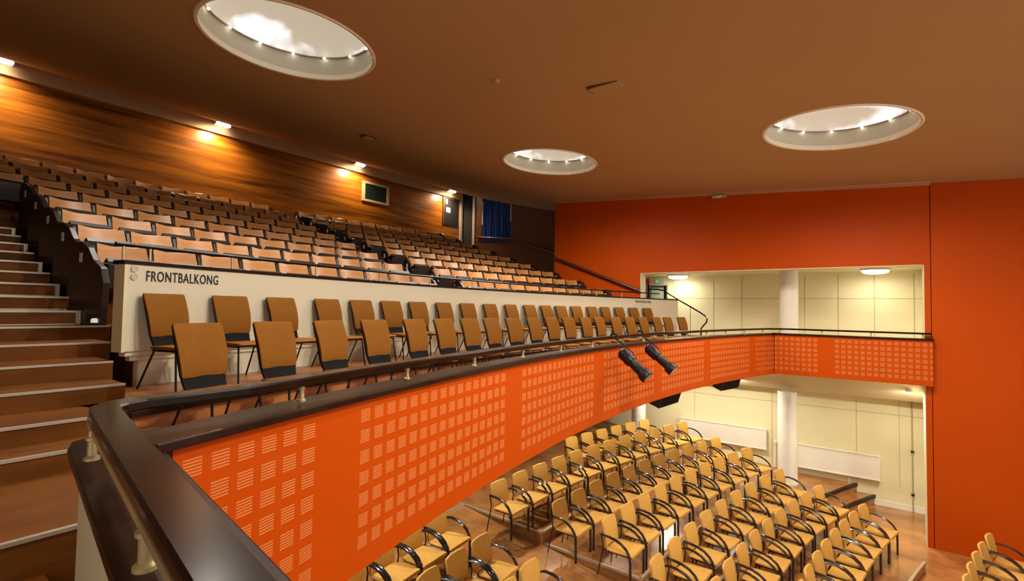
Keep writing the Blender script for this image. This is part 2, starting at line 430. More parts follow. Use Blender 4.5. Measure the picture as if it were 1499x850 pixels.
# handrail along the whole balcony edge: one continuous thing with posts
hr = thing('handrail', 'dark lacquered handrail running round the orange balcony front on slim posts', 'handrail', (6.7, 2.9, -.5))
path = [Vector((.528+.155*(y-2.1), y, -.36)) for y in (-1.3, -.3, .3, .7, 1.1, 1.4, 1.7, 1.85)]
path += [Vector(p) for p in ((.508, 1.96, -.36), (.528, 2.05, -.36), (.575, 2.105, -.36), (.65, 2.13, -.36), (.75, 2.13, -.36))]
arcp = [A(-5.8+11.7*i/50, 21.36-.12*i/50, -.36) for i in range(51)]
path += arcp
path += [Vector((12.60, 1.93, -.36)), Vector((12.74, 1.86, -.36)), Vector((12.85, 1.74, -.36)), Vector((12.90, 1.55, -.36)), Vector((12.9, .5, -.36)), Vector((12.9, -.88, -.36))]
def ribbon(path, prof):
    P = path; rings = []
    for i, p in enumerate(P):
        t = (P[min(i+1, len(P)-1)]-P[max(i-1, 0)]); t.z = 0; t.normalize(); a = Vector((t.y, -t.x, 0))
        rings.append([p+a*u+Vector((0, 0, v)) for u, v in prof])
    return MB().loft(rings)
ribbon(path, [(-.040, -.022), (.040, -.022), (.043, -.012), (.043, .010), (.037, .018), (-.037, .018), (-.043, .010), (-.043, -.012)]).build('rail', M_rail, hr, world=True)
ribbon([p for p in path if p.x < .6], [(-.046, -.026), (-.043, -.026), (-.043, -.010), (-.046, -.010)]).build('edge_highlight', M_brass, hr, world=True)  # pale strip paints the highlight along the near rail edge
def rail_post(p, name='post'):
    mb = MB(); mb.lathe([(.020, 0), (.020, .008), (.0125, .014), (.0125, .055), (.018, .058), (.018, .066), (.0125, .069), (.011, .085)], (p.x, p.y, -.46), 14)
    return mb.build(name, M_brass, hr, world=True, smooth=True)
for p in ((lx(1.84, .485), 1.84), (lx(1.02, .485), 1.02), (lx(.2, .485), .2)): rail_post(Vector((p[0], p[1], 0)))
for s in [-5.48+.855*i for i in range(14)]: rail_post(A(s, 21.36-.12*(s+5.8)/11.7, 0))
for y in (1.80, .97, .09, -.75): rail_post(Vector((12.9, y, 0)))

# cream parapet between the front rows and the raked seats
P0, P1 = -5.46, 7.05
cw = MB(); cw.arc(23.87, 23.99, -.40, .31, P0, P1, Rs=23.87)
cw.arc(23.89, 23.98, -.44, -.40, P0+.03, P1, Rs=23.87); cw.arc(23.91, 23.98, -.48, -.44, P0+.08, P1, Rs=23.87); cw.arc(23.93, 24.0, -.70, -.42, P0+.15, P1, Rs=23.87)
struct('wall_parapet', cw, M_cream, bevel=.01)
cwe = MB(); cwe.arc(23.865, 24.0, -.40, .30, P0-.012, P0+.012, Rs=23.87, n=2); struct('trim_11', cwe, M_yellow)
cc = MB(); cc.arc(23.86, 24.01, .305, .335, P0-.02, P1, Rs=23.87); struct('trim_12', cc, M_darkwood)
kn = thing('screw_cap_pair', 'two round pale covers one above the other at the parapet left end', 'wall fitting', A(-5.45, 23.86, .24))
for z in (.268, .205):
    mb = MB(); c = A(-5.40, 23.862, z); n = Vector((math.sin(-5.40/23.87), math.cos(-5.40/23.87), 0)); t = Vector((n.y, -n.x, 0))
    rings = [[c+n*d+(t*math.cos(2*PI*k/20)+Vector((0, 0, 1))*math.sin(2*PI*k/20))*r for k in range(20)] for r, d in ((.026, .012), (.026, -.006), (.020, -.006), (.020, -.003))]
    mb.loft(rings); mb.build('cover', mat('grey_cover', (.55, .52, .46), .4), kn, world=True)

def lettering(label, txt, s_start, s_end, ztop, height):
    cu = bpy.data.curves.new('text_src', 'FONT'); cu.body = txt; cu.size = 1; cu.extrude = .0; cu.offset = .012; cu.space_character = 1.12; cu.resolution_u = 4
    to = bpy.data.objects.new('text_src', cu); COL.objects.link(to)
    dg = bpy.context.evaluated_depsgraph_get(); dg.update(); me0 = to.evaluated_get(dg).to_mesh()
    vs = [v.co.copy() for v in me0.vertices]; fs = [tuple(p.vertices) for p in me0.polygons]
    x0 = min(v.x for v in vs); x1 = max(v.x for v in vs); y0 = min(v.y for v in vs); y1 = max(v.y for v in vs)
    mb = MB(); lo = []
    for v in vs:
        s = s_start+(v.x-x0)/(x1-x0)*(s_end-s_start); z = ztop-height+(v.y-y0)/(y1-y0)*height
        lo.append(A(s, 23.866, z, 23.87))
    mb.add(lo, fs)
    bpy.data.objects.remove(to); bpy.data.curves.remove(cu)
    o = mb.build('lettering', M_letters, world=True)
    md = o.modifiers.new('thick', 'SOLIDIFY'); md.thickness = .004; md.offset = 0
    tag(o, label, 'lettering', 'lettering on the cream parapet'); return o
lettering('black FRONTBALKONG lettering at the left end of the cream parapet', 'FRONTBALKONG', -5.31, -4.69, .262, .088)
lettering('small dark FRONTBALKONG lettering at the far right end of the parapet', 'FRONTBALKONG', 5.14, 5.82, .262, .06)

# handrail on top of the parapet
pr = thing('parapet_rail', 'black rail on short cream posts along the parapet top', 'handrail', A(0, 23.93, .335))
MB().tube([A(-5.50+11.8*i/40, 23.95, .465, 23.87) for i in range(41)], .022, 10, ry=.016).build('rail', M_black, pr, world=True, smooth=True)
for s in [-5.44, -5.24]+[-4.5+1.02*i for i in range(11)]:
    p = A(s, 23.95, .335, 23.87); MB().lathe([(.011, 0), (.011, .13)], p, 10).build('post', M_brass, pr, world=True, smooth=True)

# ------------------------------------------------------------------ raked seating floor, stairs
RB = [21.27+4.0+.82*n for n in range(9)]           # radius of the seat-back tops, row by row
ZR = [-.225+.265*n for n in range(9)]              # row floor heights
for n in range(9):
    mb = MB(); r0 = 23.99 if n == 0 else RB[n]-.68
    sl = -5.40 if n < 5 else -7.6
    mb.arc(r0, RB[n]+.16 if n < 8 else 32.6, ZR[n]-.5 if n else -1.38, ZR[n], sl, 6.45, Rs=RB[n]); struct('floor_rake', mb, M_stair)
stp = MB(); nb = MB(); XS = 1.34
flight = [(-.69, 3.77), (-.5725, 4.25), (-.455, 4.725), (-.3375, 5.2), (-.22, 5.68)]
low = [(-.79, 3.45), (-.896, 2.58)]
XE = [1.20, 1.20, 1.25, 1.35, 1.47]
for i, (z, y) in enumerate(flight):
    xr = XE[i]
    stp.box(-2.1, y, -1.3, xr, 13.0, z); nb.box(-2.1, y-.006, z-.012, xr, y+.018, z+.003)
for (z, y), xr in zip(low, (1.22, 1.10)):
    stp.box(-2.1, y, -1.5, xr, 6, z); nb.box(-2.1, y-.006, z-.012, xr, y+.018, z+.003)
stp.box(-2.1, -1.3, -1.5, .50, 2.6, -1.05)
for n in range(5):
    for j in range(2):
        z = ZR[n]+.1325*j; y = 5.68+.82*n+.41*j
        if n == 0 and j == 0: continue
        stp.box(-2.1, y, -1.3, XS, 13.0, z); nb.box(-2.1, y-.008, z-.014, XS, y+.02, z+.004)
        if j == 1:
            nb.box(XS-.03, y-.009, z-.13, XS+.004, y+.02, z+.004)
        nb.box(-2.1, y-.009, z-.1325, XS-.02, y+.004, z-.118)
struct('floor_stairs', stp, M_stair); struct('trim_13', nb, M_chrome)

# centre aisle half steps with pale fronts
for n in range(9):
    c = .28+.03*n; Rf = RB[n]-.68
    mb = MB(); mb.arc(Rf-.26, Rf+.02, ZR[n]-.27, ZR[n]-.1325, c-.33, c+.33, n=4)
    struct('floor_aisle_step', mb, M_stair)
    mb = MB(); mb.arc(Rf-.28, Rf-.26, ZR[n]-.26, ZR[n]-.128, c-.27, c+.20, n=4).arc(Rf-.02, Rf, ZR[n]-.125, ZR[n]+.004, c-.27, c+.20, n=4)
    struct('trim_%d' % (14+n), mb, mat('aisle_riser_pale', (.66, .68, .70), .4))

# ---- tip-up seat
def make_tipup():
    t = thing('tip_up_seat', 'seat', 'seat')
    W = .465; N = 6; rings = []
    for z, y, w_ in ((.36, -.02, W), (.50, .02, W), (.66, .07, W), (.79, .115, W-.02)):
        fr, bk = [], []
        for i in range(N+1):
            u = -1+2*i/N; x = u*w_/2; c = .045*u*u
            zz = z+(.018*u*u if z > .7 else 0)
            fr.append((x, y-c, zz)); bk.append((x, y-c+.02, zz))
        rings.append(fr+bk[::-1])
    mb = MB().loft(rings); mb.build('backrest', M_ply, t, smooth=True)
    mb = MB(); rings = []
    for y, z, h in ((-.07, .36, .05), (-.12, .50, .07), (-.15, .66, .06), (-.155, .70, .03)):
        rings.append([(-.22, y, z), (.22, y, z), (.22, y+h, z+.01), (-.22, y+h, z+.01)])
    s_ = MB().loft([[(x, -.02, .34), (x, -.09, .36), (x, -.13, .62), (x, -.10, .66), (x, -.05, .62), (x, -.01, .40)] for x in (-.215, -.19, 0, .19, .215)])
    s_.build('seat', M_seatdark, t, smooth=True)
    mb = MB(); x = -.26
    mb.loft([[(x-.014, -.10, 0), (x+.014, -.10, 0), (x+.014, .10, 0), (x-.014, .10, 0)], [(x-.014, -.12, .40), (x+.014, -.12, .40), (x+.014, .08, .40), (x-.014, .08, .40)],
             [(x-.014, .00, .60), (x+.014, .00, .60), (x+.014, .12, .60), (x-.014, .12, .60)], [(x-.014, .06, .775), (x+.014, .06, .775), (x+.014, .15, .775), (x-.014, .15, .775)]])
    mb.build('standard', M_seatdark, t)
    mb = MB().loft([[(x-.025, y, z), (x+.025, y, z), (x+.03, y, z+.025), (x, y, z+.035), (x-.03, y, z+.025)] for y, z in ((-.30, .545), (-.27, .56), (-.1, .575), (.06, .58))])
    mb.build('armrest', M_black, t, smooth=True)
    return t
seat0 = make_tipup(); used = False
def put_seat(n, s, R, label):
    global used
    p = A(s, R, ZR[n], RB[n])
    if not used:
        used = True; seat0.location = (p.x, p.y, p.z+H); seat0.rotation_euler = (0, 0, -s/RB[n]); seat0['label'] = label; seat0['group'] = 'tip-up seats on the raked balcony'
        return seat0
    return dup(seat0, (p.x, p.y, p.z), -s/RB[n], label, 'tip-up seats on the raked balcony')
def rowname(n): return 'front row' if n == 0 else ('back row' if n == 8 else ORD[n+1]+' row up')
PITCH_S = .52
def make_end(aisle=False):
    t = thing('row_end_panel', 'panel', 'row end panel')
    mb = MB(); pr_ = [(-.36, 0), (.16, 0), (.19, .30), (.19, .72), (.15, .80), (.02, .80), (-.10, .74), (-.20, .62), (-.33, .54), (-.38, .40)]
    if aisle: pr_ = [(-.12, 0), (.12, 0), (.15, .30), (.15, .70), (.10, .76), (.02, .74), (-.08, .62), (-.14, .50)]
    mb.loft([[(x, y, z) for y, z in pr_] for x in (-.03, .03)]); mb.build('panel', M_panel, t, bevel=.008)
    if aisle:
        MB().box(-.034, .0, .56, -.030, .045, .65).build('number_plate', M_plate, t); return t
    MB().box(-.034, -.02, .60, -.030, .025, .69).build('number_plate', M_plate, t)
    MB().box(.0, .14, .30, .034, .196, .80).build('edge_strip', mat('grey_edge', (.30, .31, .32), .4), t)
    MB().lathe([(.03, 0), (.03, .03), (.015, .04)], (-.04, -.30, .03), 10).build('step_light', M_steplight, t, smooth=True)
    return t
ends = [make_end(), make_end(True)]; eused = [False, False]
def put_end(n, s, label, k=0):
    end0 = ends[k]
    p = A(s, RB[n]-.115, ZR[n], RB[n])
    if not eused[k]:
        eused[k] = True; end0.location = (p.x, p.y, p.z+H); end0.rotation_euler = (0, 0, -s/RB[n]); end0['label'] = label; end0['group'] = 'row end panels of the raked seating'
    else: dup(end0, (p.x, p.y, p.z), -s/RB[n], label, 'row end panels of the raked seating')
for n in range(9):
    e = -.15+.03*n; f = .66+.03*n; R = RB[n]-.115
    nl = 10 if n < 5 else 13
    for i in range(nl):
        put_seat(n, e-.26-PITCH_S*i, R, 'wooden tip-up seat, %s, %s left of the centre aisle on the raked balcony' % (rowname(n), ORD[i+1]))
    for i in range(10):
        put_seat(n, f+.26+PITCH_S*i, R, 'wooden tip-up seat, %s, %s right of the centre aisle on the raked balcony' % (rowname(n), ORD[i+1]))
    if n < 5: put_end(n, e-PITCH_S*10-.09, 'dark row end panel with pale number plate, %s, beside the brown stairs' % rowname(n))
    put_end(n, e+.03, 'dark row end panel, %s, on the left side of the centre aisle' % rowname(n), 1)
    put_end(n, f-.03, 'dark row end panel, %s, on the right side of the centre aisle' % rowname(n), 1)
    put_end(n, f+PITCH_S*10+.06, 'dark row end panel, %s, at the far right end' % rowname(n))

# ---- brown upholstered chairs in the two front rows
def make_chair():
    t = thing('upholstered_chair', 'chair', 'chair')
    rings = []; prof = [(.415, .118, .145), (.43, .114, .152), (.50, .118, .160), (.60, .140, .166), (.70, .178, .168), (.755, .203, .167), (.765, .212, .160)]
    N = 6
    for z, y, hw in prof:
        fr, bk = [], []
        for i in range(N+1):
            u = -1+2*i/N; c = .016*(1-u*u); ed = .008*(abs(u) > .99)
            fr.append((u*hw, y+c+ed, z)); bk.append((u*hw, y+c+.032-ed, z))
        rings.append(fr+bk[::-1])
    MB().loft(rings).build('backrest', M_brownfab, t, smooth=True)
    MB().loft([[(-.14, .095, .33), (.14, .095, .33), (.14, .115, .33), (-.14, .115, .33)], [(-.145, .118, .38), (.145, .118, .38), (.145, .140, .38), (-.145, .140, .38)], [(-.149, .136, .43), (.149, .136, .43), (.149, .162, .43), (-.149, .162, .43)], [(-.163, .158, .58), (.163, .158, .58), (.163, .184, .58), (-.163, .184, .58)], [(-.165, .202, .70), (.165, .202, .70), (.165, .222, .70), (-.165, .222, .70)], [(-.155, .236, .75), (.155, .236, .75), (.155, .252, .75), (-.155, .252, .75)]]).build('back_shell', M_blackfab, t)
    rings = []
    for x, d in ((-.178, .02), (-.165, 0), (0, 0), (.165, 0), (.178, .02)):
        rings.append([(x, -.24+d, .322), (x, -.25+d, .332), (x, -.225+d, .344), (x, .0, .346), (x, .10-d, .342), (x, .115-d, .334), (x, .10-d, .322)])
    MB().loft(rings).build('seat', M_brownfab, t, smooth=True)
    MB().box(-.16, -.20, .306, .16, .10, .322).build('seat_pan', M_black, t)
    for s in (-1, 1):
        MB().tube([(s*.165, -.19, .312), (s*.185, -.235, .0)], .0085, 8).build('leg', M_black, t, smooth=True)
        MB().tube([(s*.165, .06, .312), (s*.185, .215, .0)], .0085, 8).build('leg', M_black, t, smooth=True)
    for s in (-1, 1): MB().tube([(s*.165, -.19, .310), (s*.165, .06, .310)], .009, 8).build('side_bar', M_black, t, smooth=True)
    return t
chair0 = make_chair(); cused = False
FR = [(254.2,470.1),(372.4,470.1),(461,469),(529.4,468.2),(592,467.7),(636.3,467.5),(675.2,467),(708.7,466.3),(741.1,466),(772.2,465.5),(798.8,465),(823.7,465),(849.2,465),(870,464.8),(893.9,464.8),(914.6,464.7),(934.7,464.5),(955.4,464.5),(971,464.5),(991.7,464.5)]
BK = [(212.8,421.4),(311.6,425.5),(392.2,428.7),(461.8,432.3),(513.2,434.8),(558.6,436.7),(599.4,438.2),(639.5,439.6),(674.3,441),(708.6,442),(739.8,443),(767.5,444),(792.2,444.8),(813.5,445.5),(836.5,446.3),(860,447),(879.7,447.5),(900.4,448.2),(921.5,448.8),(942.2,449.3)]
def arc_of_bearing(px, py, R, z=None):
    """arc length where a bearing measured in the survey of the hall meets radius R"""
    d = fw+r2*((px-749.5)/F)+u2*((425-py)/F)
    a = d.x**2+d.y**2; b = -2*(d.x*CX+d.y*CY); c = CX*CX+CY*CY-R*R
    if z is not None: p = d*(z/d.z)
    else: p = d*((-b+math.sqrt(b*b-4*a*c))/2/a)
    return R*math.atan2(p.x-CX, p.y-CY)
def put_chair(s, R, z, label, group, jit):
    global cused
    p = A(s, R-.21, z, R); rz = -s/R+jit
    if not cused:
        cused = True; chair0.location = (p.x, p.y, p.z+H); chair0.rotation_euler = (0, 0, rz); chair0['label'] = label; chair0['group'] = group
    else: dup(chair0, (p.x, p.y, p.z), rz, label, group)
for i, (x, y) in enumerate(FR):
    put_chair(arc_of_bearing(x, y, 22.77)+.165, 22.77, -.90, 'brown upholstered chair, %s from the left in the front row behind the balcony rail' % ORD[i+1], 'chairs behind the balcony rail', random.uniform(-.05, .05))
for i, (x, y) in enumerate(BK):
    put_chair(arc_of_bearing(x, y, 23.80)+.165, 23.80, -.69, 'brown upholstered chair, %s from the left in the row against the cream parapet' % ORD[i+1], 'chairs against the cream parapet', random.uniform(-.05, .05))

# ---- hall armchairs
def make_arm():
    t = thing('armchair', 'chair', 'chair')
    rings = []; N = 6
    for z, y, hw in ((.42, .135, .20), (.46, .135, .212), (.60, .150, .215), (.72, .178, .21), (.778, .196, .203), (.795, .203, .185)):
        fr, bk = [], []
        for i in range(N+1):
            u = -1+2*i/N; c = .03*(1-u*u)
            fr.append((u*hw, y+c, z)); bk.append((u*hw, y+c+.028, z))
        rings.append(fr+bk[::-1])
    MB().loft(rings).build('backrest', M_goldfab, t, smooth=True)
    rings = []
    for y, hw, z in ((-.295, .22, .425), (-.29, .232, .437), (-.27, .238, .442), (0, .235, .436), (.12, .215, .43), (.135, .20, .425)):
        rings.append([(-hw, y, z-.025), (hw, y, z-.025), (hw, y, z-.01), (hw-.015, y, z), (-hw+.015, y, z), (-hw, y, z-.01)])
    MB().loft(rings).build('seat', M_goldfab, t, smooth=True)
    MB().box(-.19, -.25, .37, .19, .12, .40).build('seat_frame', M_arm, t)
    for s in (-1, 1):
        x = s*.248
        pth = [(x-s*.03, .19, .615), (x, .10, .625), (x, -.02, .612), (x, -.12, .575), (x, -.20, .515), (x, -.248, .44), (x, -.266, .34), (x, -.268, .15), (x, -.268, 0)]
        MB().tube(pth, .018, 8, ry=.027, upv=(1, 0, 0)).build('arm_frame', M_arm, t, smooth=True)
        MB().tube([(x-s*.02, .215, .63), (s*.215, .185, .45), (s*.215, .20, .36), (s*.225, .27, 0)], .011, 8).build('leg', M_arm, t, smooth=True)
        MB().tube([(x, -.262, .39), (s*.19, -.24, .385)], .009, 6).build('bracket', M_arm, t, smooth=True)
    return t
arm0 = make_arm(); aused = False
def put_arm(s, R, z, label, jit=0):
    global aused
    p = A(s, R-.20, z, R); rz = -s/R+jit; g = 'gold armchairs in the hall'
    if not aused:
        aused = True; arm0.location = (p.x, p.y, p.z+H); arm0.rotation_euler = (0, 0, rz); arm0['label'] = label; arm0['group'] = g
    else: dup(arm0, (p.x, p.y, p.z), rz, label, g)
ROWS = {  # bearings of the back tops; radius of the row; floor
 'Z': ([(836.4,634.6),(858.8,630),(881,624.6),(901,619),(923.6,616),(942,612)], 24.55, -3.82, 'rearmost row', 'top terrace'),
 'A': ([(733,697),(763.8,683.8),(794,671.5),(817.4,664.8),(840.9,657),(865.5,651.4),(887.8,645.8),(912.4,640.2),(934.7,636.9),(957,629),(980,625.7),(1001.7,622.3)], 23.78, -3.82, 'second rearmost row', 'top terrace'),
 'B': ([(820.8,720.7),(845.4,709.5),(872.2,699.4),(896.8,689.4),(921.3,681.6),(943.7,674.9),(963.8,668.2),(984,662.6),(1005,657),(1027.4,652.5),(1048.6,646.9)], 22.78, -4.02, 'rear row', 'second terrace'),
 'C': ([(894.5,743),(919,729.6),(941.5,716),(964,707.5),(986.5,698),(1009.5,689.4),(1030.7,684.9),(1049.7,677),(1073.2,671.5),(1095.5,665.9)], 21.82, -4.02, 'front row', 'second terrace'),
 'D': ([(964,790),(988,774),(1010,761),(1032,748),(1052,735),(1073,725),(1097,715),(1120,709),(1144,701)], 20.92, -4.22, 'only row', 'narrow third terrace'),
 'E': ([(1044,822),(1066,803),(1086,788),(1106,772),(1124,759),(1144,747),(1160,736),(1178,727),(1196,719)], 20.22, -4.42, 'rear row', 'lowest terrace'),
 'F': ([(1271,742),(1252,752),(1232,762),(1215,774),(1201,792),(1183,808),(1165,826),(1146,845)][::-1], 19.30, -4.42, 'front row', 'lowest terrace'),
 'G': ([(1476,790),(1453,801),(1431,813),(1413,826),(1397,840),(1381,855)][::-1], 17.68, -4.60, 'bottom-right row', 'flat hall floor'),
}
for k, (pl, R, z, nm, tn_) in ROWS.items():
    n = len(pl)
    ss = [arc_of_bearing(x, y, R, z+.8 if k in 'FG' else None) for x, y in pl]
    mi, ms = (n-1)/2, sum(ss)/n
    b1 = max(.545, sum((i-mi)*(q-ms) for i, q in enumerate(ss))/sum((i-mi)**2 for i in range(n)))
    ss = [.85*(ms+b1*(i-mi))+.15*max(ms+b1*(i-mi)-.03, min(ms+b1*(i-mi)+.03, q)) for i, q in enumerate(ss)]
    for i, (x, y) in enumerate(pl):
        lab = 'gold-upholstered black armchair, %s from the wall-side end, %s of the %s' % (ORD[n-i], nm, tn_)
        put_arm(ss[i], R, z, lab, random.uniform(-.03, .03))
for k, R, z, s0, cnt, nm in (('LA', 23.80, -3.82, -1.36, 5, 'rear'), ('LB', 22.98, -4.02, -1.28, 5, 'middle'), ('LC', 22.05, -4.02, -1.45, 3, 'nearest')):
    for i in range(cnt):
        put_arm(s0-.55*i, R, z, 'gold-upholstered black armchair, %s from the aisle in the %s row under the balcony edge' % (ORD[i+1], nm), random.uniform(-.05, .05))

# ------------------------------------------------------------------ skylights
def skylight(i, cx, cy, r):
    labs = ['large round skylight nearest the camera, cropped by the top of the view', 'smallest round skylight in the middle of the brown ceiling', 'round skylight in the ceiling near the orange wall', 'round skylight above the camera side of the hall']
    z = ceil_z(cx, cy)
    t = thing('skylight', labs[i], 'skylight', (cx, cy, z), 0, 'round ceiling skylights')
    tilt = lambda x, y, zz: (x, y, zz+.0691*(y-cy)-.0105*(x-cx)*1)
    def ring(mb, prof, n=48):
        mb.loft([[tilt(cx+q*math.cos(2*PI*k/n), cy+q*math.sin(2*PI*k/n), z+d) for k in range(n)] for q, d in prof], caps=False); return mb
    ring(MB(), [(r-.005, .06), (r-.012, -.012), (r+.02, -.018), (r+.035, -.004), (r+.03, .02)]).build('rim', mat('rim_paint', (.86, .78, .62), .5), t, world=True, smooth=True)
    ring(MB(), [(r, .0), (r, .30)]).build('drum', M_drum, t, world=True, smooth=True)
    ring(MB(), [(r+.01, .295), (r-.03, .295), (r-.03, .31), (r+.01, .31)]).build('seam_ring', mat('seam_grey', (.36, .34, .28), .5), t, world=True)
    n = 48; prof = [(r, .30), (r*.95, .40), (r*.8, .52), (r*.55, .62), (r*.25, .67), (.02, .68)]
    ring(MB(), prof).build('glazing', M_glaz, t, world=True, smooth=True)
    for k in range(14):
        a = 2*PI*(k+.3)/14; p = tilt(cx+(r-.045)*math.cos(a), cy+(r-.045)*math.sin(a), z+.285)
        MB().lathe([(.004, .014), (.012, .009), (.016, 0), (.012, -.009), (.004, -.015)], p, 10).build('bulb', M_bulb, t, world=True, smooth=True)
        if k % 4 == 0: down_spot('skylight_downlight', (p[0], p[1], p[2]-.315), SKY_W*(.7, 1.15, 1.45, 1.45)[i], 172, 1, t)
for i, q in enumerate(SKY): skylight(i, *q)

# ------------------------------------------------------------------ fill light added at the stage side of the hall, out of view
sl_ = lamp_area('stage_fill', (6.5, -6.2, 2.2), 5.0, STAGE_W, (1, .92, .78), None, (math.radians(62), 0, 0), 'SQUARE')

# ------------------------------------------------------------------ ceiling fittings
def on_ceil(x, y): return Vector((x, y, ceil_z(x, y)))
t = thing('ceiling_hatch', 'small flat hatch in the brown ceiling between the skylights', 'hatch', on_ceil(6.03, 2.93))
MB().box(5.93, 2.70, ceil_z(6, 2.93)-.03, 6.10, 3.14, ceil_z(6, 2.93)+.02).build('panel', M_ceil, t, world=True, bevel=.005)
MB().box(5.91, 2.68, ceil_z(6, 2.93)-.014, 6.12, 3.16, ceil_z(6, 2.93)+.02).build('frame', mat('hatch_edge', (.09, .04, .015), .6), t, world=True)
t = thing('ceiling_vent', 'small dark vent in the ceiling near the wooden back wall', 'vent', on_ceil(6.2, 8.26))
MB().box(6.05, 8.16, ceil_z(6.2, 8.26)-.03, 6.35, 8.36, ceil_z(6.2, 8.26)+.02).build('grille', mat('vent_brown', (.10, .05, .02), .6), t, world=True, bevel=.006)
MB().box(6.10, 8.20, ceil_z(6.2, 8.26)-.045, 6.30, 8.32, ceil_z(6.2, 8.26)-.02).build('flap', M_ceil, t, world=True)
t = thing('smoke_detector', 'tiny round detector on the brown ceiling', 'detector', on_ceil(5.19, 4.16))
MB().lathe([(.05, .01), (.05, -.02), (.03, -.04), (.005, -.045)], on_ceil(5.19, 4.16), 16).build('body', M_ceil, t, world=True, smooth=True)
t = thing('wall_sensor', 'pale box where the ceiling meets the orange wall', 'sensor', (12.96, 3.14, 2.93))
MB().box(12.90, 2.98, 2.86, 13.0, 3.32, 2.93).build('housing', M_ctrim, t, world=True, bevel=.01)
MB().box(12.885, 3.08, 2.875, 12.90, 3.22, 2.905).build('lens', M_white, t, world=True)
# cove lamps washing the wooden back wall
for i, (x, lab) in enumerate(((1.62, 'leftmost glowing cove lamp above the wooden back wall'), (5.64, 'second glowing cove lamp from the left above the wooden back wall'), (9.85, 'third glowing cove lamp from the left above the wooden back wall'), (14.2, 'glowing cove lamp at the right end above the wooden back wall'))):
    t = thing('cove_lamp', lab, 'lamp', (x, 13.55, 4.62), 0, 'cove lamps above the back wall')
    MB().box(x-.19, 13.50, 4.60, x+.19, 13.62, 4.69).build('housing', M_ctrim, t, world=True, bevel=.008)
    MB().box(x-.16, 13.485, 4.592, x+.16, 13.60, 4.655).build('lens', M_lamp2, t, world=True)
    l = bpy.data.lights.new('cove_spot', 'SPOT'); l.energy = SPOT_W; l.color = (1, .74, .46); l.spot_size = math.radians(165); l.spot_blend = 1; l.shadow_soft_size = .09
    o = bpy.data.objects.new('cove_spot', l); COL.objects.link(o); o.parent = t
    src = Vector((x-.1, 13.36, 4.50)); tgt = Vector((x-.2, 13.62, 3.6))
    o.location = src+Vector((0, 0, H))-t.location; o.rotation_euler = (tgt-src).to_track_quat('-Z', 'Y').to_euler()

# ------------------------------------------------------------------ back wall fittings
wn = thing('projection_window', 'pale framed dark window in the wooden back wall', 'window', (10.7, 13.8, 3.5))
MB().box(10.14, 13.75, 3.53, 11.26, 13.80, 3.60).box(10.14, 13.75, 4.13, 11.26, 13.80, 4.20).box(10.14, 13.75, 3.60, 10.24, 13.80, 4.13).box(11.16, 13.75, 3.60, 11.26, 13.80, 4.13).build('frame', M_ctrim, wn, world=True)
MB().box(10.24, 13.78, 3.60, 11.16, 13.80, 4.13).build('pane', M_glass, wn, world=True)
MB().box(10.24, 13.772, 3.86, 11.16, 13.782, 3.875).build('glazing_bar', M_dark, wn, world=True)
nb_ = thing('notice_board', 'black notice board with a pale square sheet at the end of the back wall', 'board', (14.4, 13.8, 3.3))
MB().box(14.0, 13.765, 3.32, 14.84, 13.80, 4.36).build('board', M_dark, nb_, world=True)
MB().box(13.96, 13.755, 3.28, 14.0, 13.80, 4.40).box(14.0, 13.755, 4.36, 14.84, 13.80, 4.40).build('frame', mat('board_frame', (.12, .05, .02), .5), nb_, world=True)
MB().box(14.13, 13.757, 3.80, 14.36, 13.765, 4.0).build('sheet', mat('pink_sheet', (.55, .34, .30), .6), nb_, world=True)
MB().box(14.11, 13.755, 4.14, 14.19, 13.765, 4.32).build('tag', M_plate, nb_, world=True)
# corner doorway with pale posts; a dark sheet stands in for the shade inside
dr = MB().loft([[(15.02, 14.0, 1.8), (15.5, 13.14, 1.8), (15.5, 13.14, 4.9), (15.02, 14.0, 4.9)], [(15.04, 14.02, 1.8), (15.52, 13.16, 1.8), (15.52, 13.16, 4.9), (15.04, 14.02, 4.9)]])
struct('doorway_shade', dr, M_dark)
MBp = MB().box(14.94, 13.70, 1.8, 15.03, 13.82, 4.66).box(15.04, 13.05, 1.8, 15.13, 13.17, 4.5)
struct('trim_30', MBp, mat('grey_jamb', (.40, .34, .25), .5))
# blue curtained opening in the dark side wall
cu = thing('curtain', 'dark blue pleated curtain in the opening of the dark side wall', 'curtain', (15.15, 12, 2.62))
rings = []
for z in (2.62, 3.3, 4.0, 4.7):
    fr = []
    for i in range(97):
        y = 11.30+1.38*i/96; fr.append((15.16+.035*math.sin(i*.85)+.008*math.sin(i*2.3), y, z))
    rings.append(fr+[(15.23, 12.68, z), (15.23, 11.30, z)])
MB().loft(rings).build('drape', M_curtain, cu, world=True, smooth=True)
for y in (11.27, 12.70):
    MB().box(15.10, y-.03, 3.35, 15.17, y+.03, 4.28).build('edge_strip', mat('curtain_light_gap', (.55, .52, .60), .6), cu, world=True)  # pale strips paint the light gaps at the curtain sides
# wall handrails
def wall_rail(lab, pts_, d):
    t = thing('wall_handrail', lab, 'handrail', pts_[0])
    MB().tube(pts_, .038, 10, ry=.045).build('rail', mat('dark_red_rail', (.07, .016, .008), .35), t, world=True, smooth=True)
    for f in (.15, .5, .85):
        p = Vector(pts_[0]).lerp(Vector(pts_[-1]), f); MB().tube([p, p+Vector((d, 0, -.03))], .012, 6).build('bracket', M_black, t, world=True)
wall_rail('dark sloping handrail on the orange wall beside the raked seats', [(12.93, 5.20, .54), (12.93, 6.6, 1.07), (12.93, 7.98, 1.59)], .08)
wall_rail('dark sloping handrail on the brown side wall towards the curtain', [(15.03, 8.4, 1.76), (15.03, 9.45, 2.11), (15.03, 11.24, 2.66), (15.03, 12.9, 2.84)], .08)

